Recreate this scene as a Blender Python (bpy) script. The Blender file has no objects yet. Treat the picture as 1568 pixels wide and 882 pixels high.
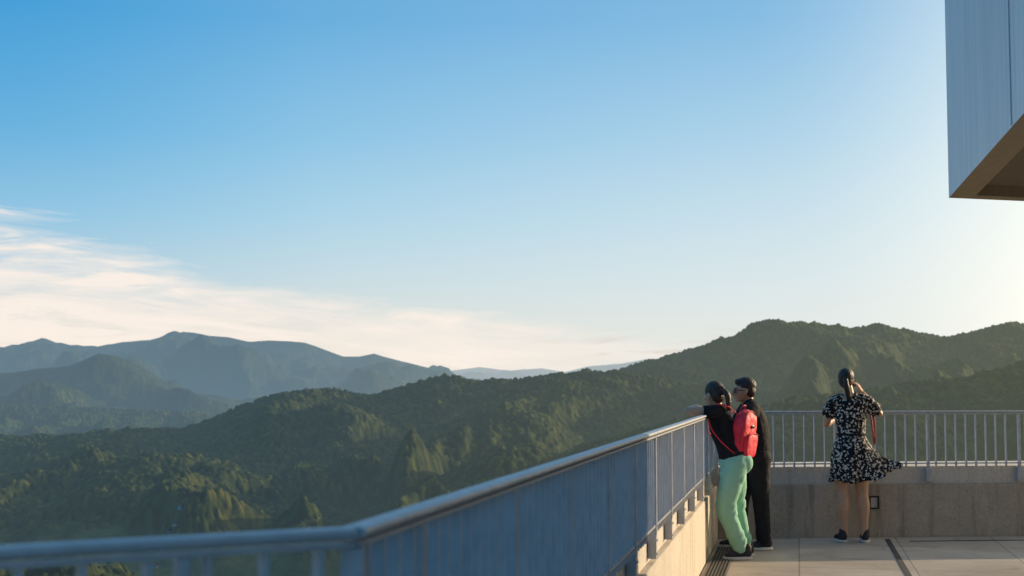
import bpy, bmesh, math, random
import numpy as np
from mathutils import Vector, Matrix, Quaternion
ZOOM = False
random.seed(5)
scene = bpy.context.scene
scene.view_settings.view_transform = 'Standard'
scene.view_settings.look = 'None'
scene.view_settings.exposure = 0
V = Vector
SUN_AZ = math.radians(65); SUN_EL = math.radians(13)
SUN = V((math.sin(SUN_AZ)*math.cos(SUN_EL), math.cos(SUN_AZ)*math.cos(SUN_EL), math.sin(SUN_EL)))

# ------------------------------------------------------------------ node helpers
class NT:
    def __init__(s, tree):
        s.t = tree; s.n = tree.nodes; s.l = tree.links
    def node(s, typ, ins=None, **props):
        nd = s.n.new(typ)
        for k, v in props.items(): setattr(nd, k, v)
        for k, v in (ins or {}).items(): s.set(nd, k, v)
        return nd
    def set(s, nd, k, v):
        sock = nd.inputs[k]
        if isinstance(v, bpy.types.NodeSocket): s.l.new(v, sock)
        elif isinstance(v, bpy.types.Node): s.l.new(v.outputs[0], sock)
        else: sock.default_value = v
    def math(s, op, a, b=0.0, c=None, clamp=False):
        nd = s.n.new('ShaderNodeMath'); nd.operation = op; nd.use_clamp = clamp
        s.set(nd, 0, a); s.set(nd, 1, b)
        if c is not None: s.set(nd, 2, c)
        return nd.outputs[0]
    def mix(s, f, a, b, mode='MIX'):
        nd = s.n.new('ShaderNodeMix'); nd.data_type = 'RGBA'; nd.blend_type = mode
        s.set(nd, 0, f); s.set(nd, 6, a); s.set(nd, 7, b)
        return nd.outputs[2]
    def noise(s, vec, scale, detail=4, rough=.55, dist=0.0):
        nd = s.n.new('ShaderNodeTexNoise')
        if vec is not None: s.set(nd, 'Vector', vec)
        nd.inputs['Scale'].default_value = scale; nd.inputs['Detail'].default_value = detail
        nd.inputs['Roughness'].default_value = rough; nd.inputs['Distortion'].default_value = dist
        return nd.outputs[0]
    def ramp(s, f, stops):
        nd = s.n.new('ShaderNodeValToRGB'); s.set(nd, 0, f)
        cr = nd.color_ramp
        while len(cr.elements) < len(stops): cr.elements.new(0.5)
        for e, (p, c) in zip(cr.elements, stops):
            e.position = p; e.color = c if len(c) == 4 else (*c, 1)
        return nd.outputs[0]
    def mapping(s, vec, scale=(1,1,1), rot=(0,0,0)):
        nd = s.n.new('ShaderNodeMapping'); s.set(nd, 'Vector', vec)
        nd.inputs['Scale'].default_value = scale; nd.inputs['Rotation'].default_value = rot
        return nd.outputs[0]

def new_mat(name):
    m = bpy.data.materials.new(name); m.use_nodes = True
    m.node_tree.nodes.clear()
    t = NT(m.node_tree)
    out = t.node('ShaderNodeOutputMaterial')
    return m, t, out

def C(r, g, b): return (r, g, b, 1)

def simple(name, c1, c2=None, rough=.6, nscale=8, metal=0, bump=0, bscale=60, spec=.5, stretch=(1,1,1), detail=5):
    m, t, out = new_mat(name)
    pos = t.node('ShaderNodeNewGeometry').outputs['Position']
    vec = t.mapping(pos, stretch)
    f = t.noise(vec, nscale, detail)
    col = t.mix(t.math('MULTIPLY_ADD', f, 2.2, -.6, clamp=True), C(*c1), C(*(c2 or c1)))
    b = t.node('ShaderNodeBsdfPrincipled', {'Base Color': col, 'Metallic': metal, 'Specular IOR Level': spec})
    r = t.math('MULTIPLY_ADD', t.noise(vec, nscale*2.3, 2), .25, rough-.12, clamp=True)
    t.set(b, 'Roughness', r)
    if bump:
        bn = t.node('ShaderNodeBump', {'Strength': bump, 'Distance': .01, 'Height': t.noise(vec, bscale, 4)})
        t.set(b, 'Normal', bn)
    t.l.new(b.outputs[0], out.inputs[0])
    return m

# ------------------------------------------------------------------ materials
M = {}
M['rail'] = simple('painted_steel', (.38,.39,.41), (.50,.51,.53), rough=.42, nscale=14, metal=.15, bump=.12, bscale=90)
M['skin'] = simple('skin', (.52,.29,.18), (.58,.34,.22), rough=.5, nscale=20)
M['skin2'] = simple('skin_tan', (.44,.24,.14), (.50,.28,.17), rough=.5, nscale=20)
M['black'] = simple('black_cotton', (.012,.012,.014), (.02,.02,.023), rough=.85, nscale=30, bump=.3, bscale=120, spec=.2)
M['blackpants'] = simple('black_trousers', (.014,.014,.018), (.024,.024,.03), rough=.8, nscale=18, bump=.3, bscale=100, spec=.2)
M['mint'] = simple('mint_cotton', (.27,.54,.40), (.33,.60,.46), rough=.85, nscale=9, bump=.12, bscale=110, spec=.2)
M['hair'] = simple('dark_hair', (.008,.006,.006), (.03,.018,.013), rough=.5, nscale=60, bump=.5, bscale=170, stretch=(1,1,.12))
M['hair2'] = simple('brown_hair', (.015,.009,.007), (.06,.028,.016), rough=.5, nscale=60, bump=.5, bscale=170, stretch=(1,1,.12))
M['red'] = simple('red_nylon', (.72,.015,.04), (.84,.025,.06), rough=.6, nscale=12, bump=.2, bscale=80)
M['reddark'] = simple('dark_red_nylon', (.35,.01,.03), (.45,.015,.035), rough=.6, nscale=12)
M['shoe'] = simple('shoe_fabric', (.015,.017,.025), (.03,.03,.04), rough=.7, nscale=40)
M['sole'] = simple('white_rubber', (.6,.6,.58), (.75,.74,.7), rough=.6, nscale=30)
M['plastic'] = simple('black_plastic', (.01,.01,.011), (.016,.016,.017), rough=.3, nscale=30)
M['white'] = simple('eye_white', (.7,.68,.66), rough=.3)
M['strap'] = simple('red_strap', (.45,.03,.03), (.6,.05,.04), rough=.6, nscale=40)
M['lip'] = simple('lips', (.45,.12,.10), rough=.45)
M['asphalt_rubber'] = simple('joint_filler', (.035,.033,.03), (.06,.055,.05), rough=.9, nscale=12)
M['grate'] = simple('grate_steel', (.12,.11,.10), (.2,.18,.15), rough=.55, metal=.6, nscale=20)
M['roof'] = simple('roof_tiles', (.22,.12,.09), (.3,.2,.17), rough=.8, nscale=.05)
M['house'] = simple('house_plaster', (.4,.38,.35), (.55,.53,.5), rough=.8, nscale=.05)
M['glass'] = simple('dark_glass', (.02,.03,.04), rough=.1)

def concrete(name, c1, c2, stain, streak=.5, bump=.4):
    m, t, out = new_mat(name)
    pos = t.node('ShaderNodeNewGeometry').outputs['Position']
    big = t.noise(pos, 1.6, 6, .6, .4)
    fine = t.noise(pos, 38, 6, .65)
    col = t.mix(t.math('MULTIPLY_ADD', big, 2.4, -.7, clamp=True), C(*c1), C(*c2))
    sv = t.mapping(pos, (9, 9, .7))
    st = t.noise(sv, 1, 5, .6)
    stf = t.math('MULTIPLY', t.math('MULTIPLY_ADD', st, 5, -2.6, clamp=True), streak)
    col = t.mix(stf, col, C(*stain))
    col = t.mix(.35, col, t.ramp(fine, [(.3, (.55,.55,.55)), (.7, (1.3,1.28,1.25))]), 'MULTIPLY')
    pits = t.node('ShaderNodeTexVoronoi', {'Vector': pos, 'Scale': 16.0})
    pf = t.math('LESS_THAN', pits.outputs['Distance'], .11)
    pf = t.math('MULTIPLY', pf, t.math('GREATER_THAN', t.noise(pos, 2.3), .55))
    col = t.mix(t.math('MULTIPLY', pf, .6), col, C(.06,.045,.035))
    b = t.node('ShaderNodeBsdfPrincipled', {'Base Color': col, 'Roughness': .85, 'Specular IOR Level': .25})
    bn = t.node('ShaderNodeBump', {'Strength': bump, 'Distance': .01, 'Height': fine})
    t.set(b, 'Normal', bn)
    t.l.new(b.outputs[0], out.inputs[0])
    return m
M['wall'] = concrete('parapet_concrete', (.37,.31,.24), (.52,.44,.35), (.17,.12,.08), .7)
M['wall_sunlit'] = concrete('sunlit_parapet_concrete', (.54,.48,.40), (.68,.61,.52), (.36,.29,.22), .5)  # parapet concrete lightened for the left side, sunlight put into the colour
M['curb'] = concrete('curb_concrete', (.56,.51,.45), (.68,.62,.55), (.36,.29,.22), .4)

def floor_mat():
    m, t, out = new_mat('terrace_paving')
    pos = t.node('ShaderNodeNewGeometry').outputs['Position']
    big = t.noise(pos, .9, 6, .6, .6); fine = t.noise(pos, 45, 6, .7)
    col = t.mix(t.math('MULTIPLY_ADD', big, 3.0, -1.0, clamp=True), C(.42,.35,.28), C(.62,.54,.45))
    spk = t.noise(pos, 160, 2, .5)
    col = t.mix(.5, col, t.ramp(spk, [(.35, (.6,.58,.55)), (.65, (1.3,1.28,1.25))]), 'MULTIPLY')
    stn = t.noise(pos, 2.6, 5, .65, 1.0)
    col = t.mix(t.math('MULTIPLY_ADD', stn, 5, -2.9, clamp=True), col, t.mix(1, col, C(.62,.56,.5), 'MULTIPLY'))
    rv = t.mapping(pos, (1,1,1), (0,0,math.radians(11.3)))
    br = t.node('ShaderNodeTexBrick', {'Vector': rv, 'Color1': C(1,1,1), 'Color2': C(.84,.83,.82), 'Mortar': C(.4,.37,.34),
                'Scale': 1.0, 'Mortar Size': .006, 'Brick Width': .9, 'Row Height': .9, 'Bias': 0.0})
    br.offset = 0
    col = t.mix(.8, col, br.outputs[0], 'MULTIPLY')
    b = t.node('ShaderNodeBsdfPrincipled', {'Base Color': col, 'Roughness': .75})
    t.set(b, 'Normal', t.node('ShaderNodeBump', {'Strength': .35, 'Distance': .006, 'Height': fine}))
    t.l.new(b.outputs[0], out.inputs[0]); return m
M['floor'] = floor_mat()

def panel_mat():
    m, t, out = new_mat('board_marked_cladding')
    pos = t.node('ShaderNodeNewGeometry').outputs['Position']
    v1 = t.mapping(pos, (5, 5, .5)); v2 = t.mapping(pos, (22, 22, .8))
    a = t.noise(v1, 1, 6, .6, .8); bb = t.noise(v2, 1, 4, .6)
    f = t.math('MULTIPLY_ADD', t.math('ADD', t.math('MULTIPLY', a, .7), t.math('MULTIPLY', bb, .3)), 3.0, -1.0, clamp=True)
    col = t.mix(f, C(.66,.67,.67), C(.88,.88,.87))
    b = t.node('ShaderNodeBsdfPrincipled', {'Base Color': col, 'Roughness': .5})
    t.set(b, 'Normal', t.node('ShaderNodeBump', {'Strength': .12, 'Distance': .01, 'Height': bb}))
    t.l.new(b.outputs[0], out.inputs[0]); return m
M['panel'] = panel_mat()
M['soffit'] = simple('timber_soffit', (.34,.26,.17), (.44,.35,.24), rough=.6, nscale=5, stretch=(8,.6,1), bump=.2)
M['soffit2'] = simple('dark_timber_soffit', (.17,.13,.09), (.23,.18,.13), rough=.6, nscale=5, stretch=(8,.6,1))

def dress_mat():
    m, t, out = new_mat('floral_print_fabric')
    pos = t.node('ShaderNodeNewGeometry').outputs['Position']
    w = t.node('ShaderNodeTexNoise', {'Vector': pos, 'Scale': 45.0, 'Detail': 2.0})
    dv = t.node('ShaderNodeVectorMath', {0: w.outputs['Color'], 1: (.5,.5,.5)}, operation='SUBTRACT')
    sv = t.node('ShaderNodeVectorMath', {0: dv.outputs[0], 'Scale': .025}, operation='SCALE')
    av = t.node('ShaderNodeVectorMath', {0: pos, 1: sv.outputs[0]}, operation='ADD')
    vo = t.node('ShaderNodeTexVoronoi', {'Vector': av.outputs[0], 'Scale': 42.0, 'Randomness': 1.0})
    f = t.math('LESS_THAN', vo.outputs['Distance'], .44)
    g = t.math('GREATER_THAN', t.noise(pos, 40, 2), .43)
    f = t.math('MULTIPLY', f, g)
    col = t.mix(f, C(.010,.010,.013), C(.62,.56,.48))
    b = t.node('ShaderNodeBsdfPrincipled', {'Base Color': col, 'Roughness': .75, 'Specular IOR Level': .2})
    t.l.new(b.outputs[0], out.inputs[0]); return m
M['dress'] = dress_mat()

# ------------------------------------------------------------------ object helpers
def link(obj, parent=None):
    scene.collection.objects.link(obj)
    if parent is not None:
        obj.parent = parent
        obj.location = -parent.location
    return obj
def empty(name, loc=(0,0,0)):
    e = bpy.data.objects.new(name, None); e.location = loc
    e.empty_display_size = .2
    scene.collection.objects.link(e); return e
def obj_from_bm(name, bm, mat, parent=None, smooth=False, bevel=0, mats=None):
    bmesh.ops.recalc_face_normals(bm, faces=bm.faces)
    me = bpy.data.meshes.new(name); bm.to_mesh(me); bm.free()
    for mm in (mats or [mat]): me.materials.append(mm)
    if smooth:
        me.polygons.foreach_set('use_smooth', [True]*len(me.polygons))
    o = bpy.data.objects.new(name, me); link(o, parent)
    if bevel:
        b = o.modifiers.new('bevel', 'BEVEL'); b.width = bevel; b.segments = 2; b.limit_method = 'ANGLE'
    return o
def box(bm, c, ax, ay, az, mi=0):
    c = V(c); ax = V(ax); ay = V(ay); az = V(az)
    vs = []
    for sx in (-1,1):
        for sy in (-1,1):
            for sz in (-1,1):
                vs.append(bm.verts.new(c+ax*sx+ay*sy+az*sz))
    for f in ((0,1,3,2),(4,6,7,5),(0,4,5,1),(2,3,7,6),(0,2,6,4),(1,5,7,3)):
        bm.faces.new([vs[i] for i in f]).material_index = mi
def prism(bm, poly, z0, z1, mi=0):
    b = [bm.verts.new((x, y, z0)) for x, y in poly]; tp = [bm.verts.new((x, y, z1)) for x, y in poly]
    n = len(poly); fs = []
    for i in range(n):
        fs.append(bm.faces.new((b[i], b[(i+1)%n], tp[(i+1)%n], tp[i])))
    fb = bm.faces.new(b[::-1]); ft = bm.faces.new(tp)
    for f in fs+[fb, ft]: f.material_index = mi
    return fs, fb, ft
def offset_path(path, d):
    """offset polyline to its right by d with mitred corners"""
    res = []
    n = len(path)
    for i in range(n):
        ns = []
        if i > 0:
            t = (V(path[i])-V(path[i-1])).normalized(); ns.append(V((t.y, -t.x)))
        if i < n-1:
            t = (V(path[i+1])-V(path[i])).normalized(); ns.append(V((t.y, -t.x)))
        nn = sum(ns, V((0,0))).normalized()
        k = d/nn.dot(ns[0])
        p = V(path[i])+nn*k
        res.append((p.x, p.y))
    return res

# ------------------------------------------------------------------ terrace
A = (-3.72, .50); P1 = (-.28, 2.50); P2 = (1.94, 13.60); B = (10.0, 14.35)
PATH = [A, P1, P2, B]
TOP = 1.204
inner = offset_path(PATH, .02)
poly = inner + [(14, 14.7), (14, -6), (-3.0, -6), (-3.7, 0.45)]
bm = bmesh.new(); prism(bm, poly, -.35, 0.0)
obj_from_bm('terrace_floor', bm, M['floor'])
for i in range(3):
    seg = PATH[i:i+2]
    lo_in = offset_path(PATH, .012)[i:i+2]; lo_out = offset_path(PATH, -.83)[i:i+2]
    cu_in = offset_path(PATH, -.030)[i:i+2]; cu_out = offset_path(PATH, -.86)[i:i+2]
    bm = bmesh.new()
    prism(bm, lo_in + lo_out[::-1], -3.0, .505, 0)
    prism(bm, cu_in + cu_out[::-1], .497, .672, 1)
    obj_from_bm('parapet_wall', bm, None, bevel=.008, mats=[M['wall'] if i == 2 else M['wall_sunlit'], M['curb']])
bm = bmesh.new(); prism(bm, [(-3.2,-5.5),(-3.2,.3),(-.9,2.0),(1.3,13.2),(13.5,14.2),(13.5,-5.5)], -14, -.4)
obj_from_bm('terrace_substructure', bm, M['wall'])

def railing(name, p, q, posts):
    p = V((*p, 0)); q = V((*q, 0)); t = (q-p).normalized(); n = V((t.y, -t.x, 0)); L = (q-p).length
    up = V((0,0,1))
    root = empty(name, p)
    bm = bmesh.new()
    prof = []
    for k in range(16):
        a = 2*math.pi*k/16
        prof.append((.026*math.copysign(abs(math.cos(a))**.6, math.cos(a)), .010*math.copysign(abs(math.sin(a))**.6, math.sin(a))))
    ends = []
    for pt in (p, q):
        ends.append([bm.verts.new(pt+n*a+up*(TOP-.010+b)) for a, b in prof])
    for k in range(16):
        bm.faces.new((ends[0][k], ends[0][(k+1)%16], ends[1][(k+1)%16], ends[1][k]))
    bm.faces.new(ends[0]); bm.faces.new(ends[1][::-1])
    obj_from_bm('handrail', bm, M['rail'], root)
    bm = bmesh.new()
    box(bm, (p+q)/2+up*.700, t*L/2, n*.014, up*.006)
    box(bm, (p+q)/2+up*(TOP-.030), t*L/2, n*.017, up*.004)
    obj_from_bm('bottom_rail', bm, M['rail'], root)
    bm = bmesh.new()
    s = .06
    zt = TOP-.036
    while s < L-.03:
        if all(abs(s-ps) > .035 for ps in posts):
            jx = random.uniform(-.0015,.0015)
            box(bm, p+t*(s+jx)+up*((zt+.66)/2), t*.0045, n*.016, up*(zt-.66)/2)
        s += .1
    obj_from_bm('balusters', bm, M['rail'], root)
    bm = bmesh.new()
    for ps in posts:
        c = p+t*ps
        box(bm, c+up*((zt+.53)/2), t*.010, n*.021, up*(zt-.53)/2)
        box(bm, c-n*.004+up*.590, t*.028, n*.024, up*.062)
        for dz in (-.035, .035):
            for dt in (-.017, .017):
                box(bm, c+n*.023+t*dt+up*(.59+dz), t*.005, n*.004, up*.005)
    obj_from_bm('posts', bm, M['rail'], root, bevel=.003)
    return root
dmain = (V(P2)-V(P1)).length
railing('metal_railing', P1, P2, [.012] + [.42+.97*k for k in range(12) if .42+.97*k < dmain-.2] + [dmain-.02])
railing('metal_railing', P1, A, [.30+.97*k for k in range(4)])
railing('metal_railing', P2, B, [.25+.915*k for k in range(9)])

def strip(name, p, q, w, z, h, mat):
    p = V((*p,0)); q = V((*q,0)); t = (q-p).normalized(); n = V((t.y,-t.x,0))
    bm = bmesh.new(); box(bm, (p+q)/2+V((0,0,z)), t*(q-p).length/2, n*w/2, V((0,0,h/2)))
    return obj_from_bm(name, bm, mat)
tm = (V(P2)-V(P1)).normalized(); nm = V((tm.y,-tm.x))
def along(s, off): 
    c = V(P1)+tm*s+nm*off; return (c.x, c.y)
root = empty('floor_drain', (1.6, 11, 0))
bm = bmesh.new()
a = V((*along(1.0,.13),0)); b = V((*along(dmain-.35,.13),0)); t3 = V((tm.x,tm.y,0)); n3 = V((nm.x,nm.y,0))
box(bm, (a+b)/2+V((0,0,.003)), t3*(b-a).length/2, n3*.085, V((0,0,.001)), 0)
for k in range(7):
    off = -.075+.025*k
    box(bm, (a+b)/2+n3*off+V((0,0,.008)), t3*(b-a).length/2, n3*.0055, V((0,0,.004)), 1)
obj_from_bm('grate', bm, None, root, mats=[M['asphalt_rubber'], M['grate']])
strip('expansion_joint', along(-1, 1.58), along(dmain+.25, 1.58), .045, .003, .003, M['asphalt_rubber'])
strip('expansion_joint', along(-1, 4.2), along(dmain+.45, 4.2), .045, .003, .003, M['asphalt_rubber'])
strip('expansion_joint', (3.7, 13.36), (9.5, 13.9), .03, .003, .003, M['asphalt_rubber'])

tf = (V(B)-V(P2)).normalized(); t3f = V((tf.x,tf.y,0)); n3f = V((tf.y,-tf.x,0))
c = V((*P2,0))+t3f*1.53+n3f*.012+V((0,0,.33))
root = empty('wall_light', c)
bm = bmesh.new()
for sx in (-1,1):
    box(bm, c+t3f*sx*.042+n3f*.006, t3f*.007, n3f*.010, V((0,0,.062)), 0)
    box(bm, c+V((0,0,sx*.055))+n3f*.006, t3f*.034, n3f*.010, V((0,0,.007)), 0)
box(bm, c+n3f*.002, t3f*.034, n3f*.003, V((0,0,.047)), 1)
obj_from_bm('frame_and_lens', bm, None, root, mats=[M['plastic'], M['curb']])

# ------------------------------------------------------------------ building (upper volume overhangs the terrace)
root = empty('observatory_building', (7, 5, 0))
Z0 = 3.17
c0 = V((4.02, 13.0)); dl = V((-.19, -1)); df = V((1, .30))
pa = c0; pb = c0+df*4.4; pc = pb+dl*17; pd = c0+dl*16
bm = bmesh.new()
fs, fb, ft = prism(bm, [(v.x, v.y) for v in (pa, pb, pc, pd)], Z0, 9.0, 0)
fb.material_index = 1
bmesh.ops.recalc_face_normals(bm, faces=bm.faces)
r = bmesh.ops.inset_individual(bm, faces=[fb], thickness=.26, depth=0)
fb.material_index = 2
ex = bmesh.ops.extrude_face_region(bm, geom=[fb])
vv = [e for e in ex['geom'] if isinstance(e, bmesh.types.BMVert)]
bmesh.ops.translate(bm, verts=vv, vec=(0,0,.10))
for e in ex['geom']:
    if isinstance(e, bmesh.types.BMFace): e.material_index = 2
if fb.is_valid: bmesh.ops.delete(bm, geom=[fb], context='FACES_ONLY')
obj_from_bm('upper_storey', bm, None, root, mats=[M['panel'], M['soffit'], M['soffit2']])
bm = bmesh.new()
dln = V((dl.x, dl.y, 0)).normalized(); nl = V((-1, .19, 0)).normalized()
for k in range(1, 5):
    c = V((c0.x, c0.y, 0))+dln*3.68*k+nl*.002+V((0,0,(Z0+9)/2))
    box(bm, c, dln*.008, nl*.006, V((0,0,(9-Z0)/2-.01)))
obj_from_bm('cladding_joint_covers', bm, M['rail'], root)
bm = bmesh.new()
prism(bm, [(6.6,-5.5),(6.6,10.0),(11.5,10.4),(13.5,-5.5)], .003, Z0+.05)
obj_from_bm('lower_storey_walls', bm, M['curb'], root)
bm = bmesh.new()
for k in range(4):
    y = -3.5+k*3.1
    box(bm, (6.58, y, 1.25), (.03,0,0), (0,1.1,0), (0,0,1.15), 0)
    for dy in (-1.12, 0, 1.12): box(bm, (6.55, y+dy, 1.25), (.035,0,0), (0,.04,0), (0,0,1.2), 1)
    box(bm, (6.55, y, 2.43), (.035,0,0), (0,1.2,0), (0,0,.04), 1)
obj_from_bm('glazed_doors', bm, None, root, mats=[M['glass'], M['rail']])

# ------------------------------------------------------------------ terrain
rs = np.random.RandomState(11)
PERM = rs.permutation(512).astype(np.int64)
ANG = rs.rand(512)*2*np.pi
def _h(ix, iy, s): return PERM[(PERM[(ix+s*37) & 511]+iy) & 511]
def perlin(x, y, s=0):
    ix = np.floor(x).astype(np.int64); iy = np.floor(y).astype(np.int64)
    fx = x-ix; fy = y-iy
    u = fx*fx*fx*(fx*(fx*6-15)+10); v = fy*fy*fy*(fy*(fy*6-15)+10)
    def g(dx, dy):
        a = ANG[_h(ix+dx, iy+dy, s)]
        return np.cos(a)*(fx-dx)+np.sin(a)*(fy-dy)
    a = g(0,0); b = g(1,0); c = g(0,1); d = g(1,1)
    return ((a+(b-a)*u)*(1-v)+(c+(d-c)*u)*v)*1.5
def fbm(x, y, o, s=0):
    r = 0; a = .5; f = 1
    for k in range(o):
        r = r+a*perlin(x*f, y*f, s+k); a *= .5; f *= 2.03
    return r
def ridged(x, y, o, s=0):
    r = 0; a = .5; f = 1; tot = 0
    for k in range(o):
        p = perlin(x*f, y*f, s+k)
        r = r+a*(np.sqrt(p*p+.006)-.077); tot += a; a *= .45; f *= 2.1
    return np.clip(r/tot*2.1, 0, 1)
BASE = -190.
# ridge crests: distance y, scale, front width, back width, crest line (x, z) at unit scale
RID = [
 (2505, 1.15, 1050, 700, [(-2200,-60),(-1400,-85),(-1000,-88),(-784,-82),(-684,-78),(-594,-70),(-520,-66),(-490,-62),(-450,-46),(-414,-32),(-354,-13),(-304,-6),(-264,-11),(-214,-14),(-164,-2),(-114,12),(-64,8),(16,7),(76,18),(120,19),(156,23),(190,15),(300,0),(450,-20),(784,-50),(1400,-80)]),
 (3050, 1.40, 1300, 1200, [(-400,-120),(0,-50),(100,-5),(160,22),(216,38),(276,55),(336,75),(370,92),(386,98),(401,100),(446,95),(516,87),(541,90),(566,93),(606,82),(656,73),(706,80),(756,95),(784,92),(840,84),(900,108),(1100,90),(1600,120),(2400,60)]),
 (1850, .85, 560, 420, [(-60,-190),(0,-150),(60,-118),(116,-92),(216,-68),(316,-45),(416,-30),(516,-14),(616,-2),(716,13),(784,27),(900,50),(1200,70),(1800,60)]),
 (1917, .88, 380, 380, [(-1500,-60),(-1000,-125),(-784,-147),(-684,-140),(-624,-124),(-534,-110),(-494,-117),(-430,-150),(-380,-180),(-300,-230)]),
 (1089, .50, 200, 260, [(-1600,-180),(-1000,-245),(-784,-262),(-690,-262),(-640,-272),(-560,-310),(-480,-400)]),
 (2178, 1.0, 520, 300, [(-220,-150),(-150,-85),(-94,-58),(-30,-40),(26,-40),(60,-55),(110,-90),(180,-150)]),
 (1790, .82, 460, 300, [(-300,-230),(-150,-160),(-60,-120),(0,-98),(40,-99),(90,-130),(170,-200)]),
 (9150, 4.2, 3000, 3000, [(-3000,70),(-1500,90),(-1100,75),(-900,52),(-784,60),(-744,67),(-724,73),(-700,66),(-674,62),(-634,60),(-594,66),(-544,70),(-520,76),(-499,82),(-454,77),(-394,68),(-334,69),(-314,66),(-294,58),(-254,45),(-230,44),(-209,49),(-164,36),(-104,22),(-64,8),(0,-5),(300,-20)]),
 (5660, 2.6, 1500, 1500, [(-2000,40),(-1200,15),(-900,20),(-784,18),(-724,25),(-674,32),(-650,42),(-634,49),(-615,45),(-599,37),(-554,10),(-504,-10),(-454,-24),(-384,-40),(-300,-62),(-200,-80)]),
 (4400, 2.0, 900, 900, [(-1600,-10),(-1000,-32),(-784,-30),(-700,-33),(-600,-38),(-500,-42),(-420,-55),(-350,-80),(-250,-100)]),
 (16300, 7.5, 5000, 5000, [(-900,10),(-200,10),(-104,22),(-50,28),(-20,24),(0,23),(46,26),(80,20),(116,29),(166,33),(201,40),(222,41),(250,34),(300,22),(500,18),(1200,30)]),
]
NA = 500 if ZOOM else 1000
az = np.radians(np.concatenate([np.linspace(-180,-40,36)[:-1], np.linspace(-40,-23,40)[:-1], np.linspace(-23,23,NA), np.linspace(23,40,40)[1:], np.linspace(40,180,36)[1:]]))
rr = np.concatenate([np.geomspace(12, 700, 60)[:-1], np.geomspace(700, 4300, 860)[:-1], np.geomspace(4300, 20000, 300)[:-1], np.geomspace(20000, 60000, 12)])
AZ, R = np.meshgrid(az, rr)
X = (np.sin(AZ)*R).ravel(); Y = (np.cos(AZ)*R).ravel(); Rr = R.ravel()
wx = X+90*fbm(X/420, Y/420, 2, 40); wy = Y+90*fbm(X/420, Y/420, 2, 50)
spur = ridged(wx/330, wy/760, 3, 3)
spurL = ridged(X/1300, Y/2600, 4, 9)
rough_n = fbm(X/190, Y/190, 4, 20)
H = np.full(X.shape, BASE) + 10*fbm(X/500, Y/500, 3, 30)
H = H + np.clip((Rr-18000)/20000, 0, 1)*150
for (yc, k, wf, wb, pts) in RID:
    px = np.array([p[0]*k for p in pts]); pz = np.array([1.45+p[1]*k for p in pts])
    zc = np.interp(X, px, pz)
    big = k > 2.4; small = k < 1.05
    crest_y = yc + (0.05*yc)*fbm(X/(yc*.35), X*0+yc/777., 2, 60)
    zc = 1.45 + (zc-1.45)*crest_y/yc
    d = Y-crest_y
    t = np.where(d < 0, -d/wf, d/wb)
    if big: tt = t*(.5+1.5*spurL)
    elif small: tt = t*(.65+.75*spur)
    else: tt = t*(.5+1.5*spur)
    tc = np.clip(tt, 0, 1)
    prof = (1-tc)**1.15
    if small: prof = 1-tc*tc*(3-2*tc)
    h = BASE+(zc-BASE)*prof
    h = h + rough_n*np.clip(t*3, 0, 1)*(58 if not big else 0)*prof**.5
    if big: h = h + fbm(X/500, Y/500, 5, 70)*np.clip(t*4,0,1)*230*prof**.5
    h = np.where(zc > BASE, h, BASE)
    H = np.maximum(H, h)
hill = -13 - 0.30*np.clip(Rr-25, 0, None)
H = np.maximum(H, np.where(Rr < 900, hill, -1e9))
c = 6.8
gx = X/c; gy = Y/c; ix = np.floor(gx).astype(np.int64); iy = np.floor(gy).astype(np.int64)
JX = rs.rand(512); JY = rs.rand(512); JH = rs.rand(512)
best = np.zeros(X.shape); rid = np.zeros(X.shape)
for dx in (-1,0,1):
    for dy in (-1,0,1):
        h = _h(ix+dx, iy+dy, 5)
        jx = ix+dx+JX[h]; jy = iy+dy+JY[h]
        d2 = ((gx-jx)**2+(gy-jy)**2)/(.55+.3*JH[h])**2
        dome = np.sqrt(np.clip(1-d2, 0, 1))*(.35+.95*JH[(h*7) & 511])
        m = dome > best
        best = np.where(m, dome, best); rid = np.where(m, JH[(h*13) & 511], rid)
slope_field = fbm(X/260, Y/420, 3, 90)
forest = np.clip((H-(BASE+12))/14+np.clip(slope_field*3,-1,1)*.8, 0, 1)
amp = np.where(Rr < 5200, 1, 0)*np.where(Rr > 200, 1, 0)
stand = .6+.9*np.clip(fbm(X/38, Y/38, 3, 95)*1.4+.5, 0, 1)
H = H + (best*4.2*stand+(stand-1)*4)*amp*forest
nr, na = len(rr), len(az)
co = np.stack([X, Y, H], 1).astype(np.float32)
i = np.arange((nr-1)*(na-1)); r0 = i//(na-1); a0 = i % (na-1)
q = np.stack([r0*na+a0, r0*na+a0+1, (r0+1)*na+a0+1, (r0+1)*na+a0], 1).astype(np.int32)
me = bpy.data.meshes.new('forested_mountain_terrain')
me.vertices.add(len(co)); me.vertices.foreach_set('co', co.ravel())
me.loops.add(q.size); me.loops.foreach_set('vertex_index', q[:, ::-1].ravel())
me.polygons.add(len(q)); me.polygons.foreach_set('loop_start', np.arange(0, q.size, 4, dtype=np.int32))
me.update(calc_edges=True)
me.polygons.foreach_set('use_smooth', np.ones(len(q), dtype=bool))
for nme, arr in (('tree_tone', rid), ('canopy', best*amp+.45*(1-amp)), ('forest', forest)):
    at = me.attributes.new(nme, 'FLOAT', 'POINT'); at.data.foreach_set('value', arr.astype(np.float32))
terr = bpy.data.objects.new('forested_mountain_terrain', me); link(terr)
def hz(x, y):
    j = np.argmin((X-x)**2+(Y-y)**2); return float(H[j])

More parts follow.
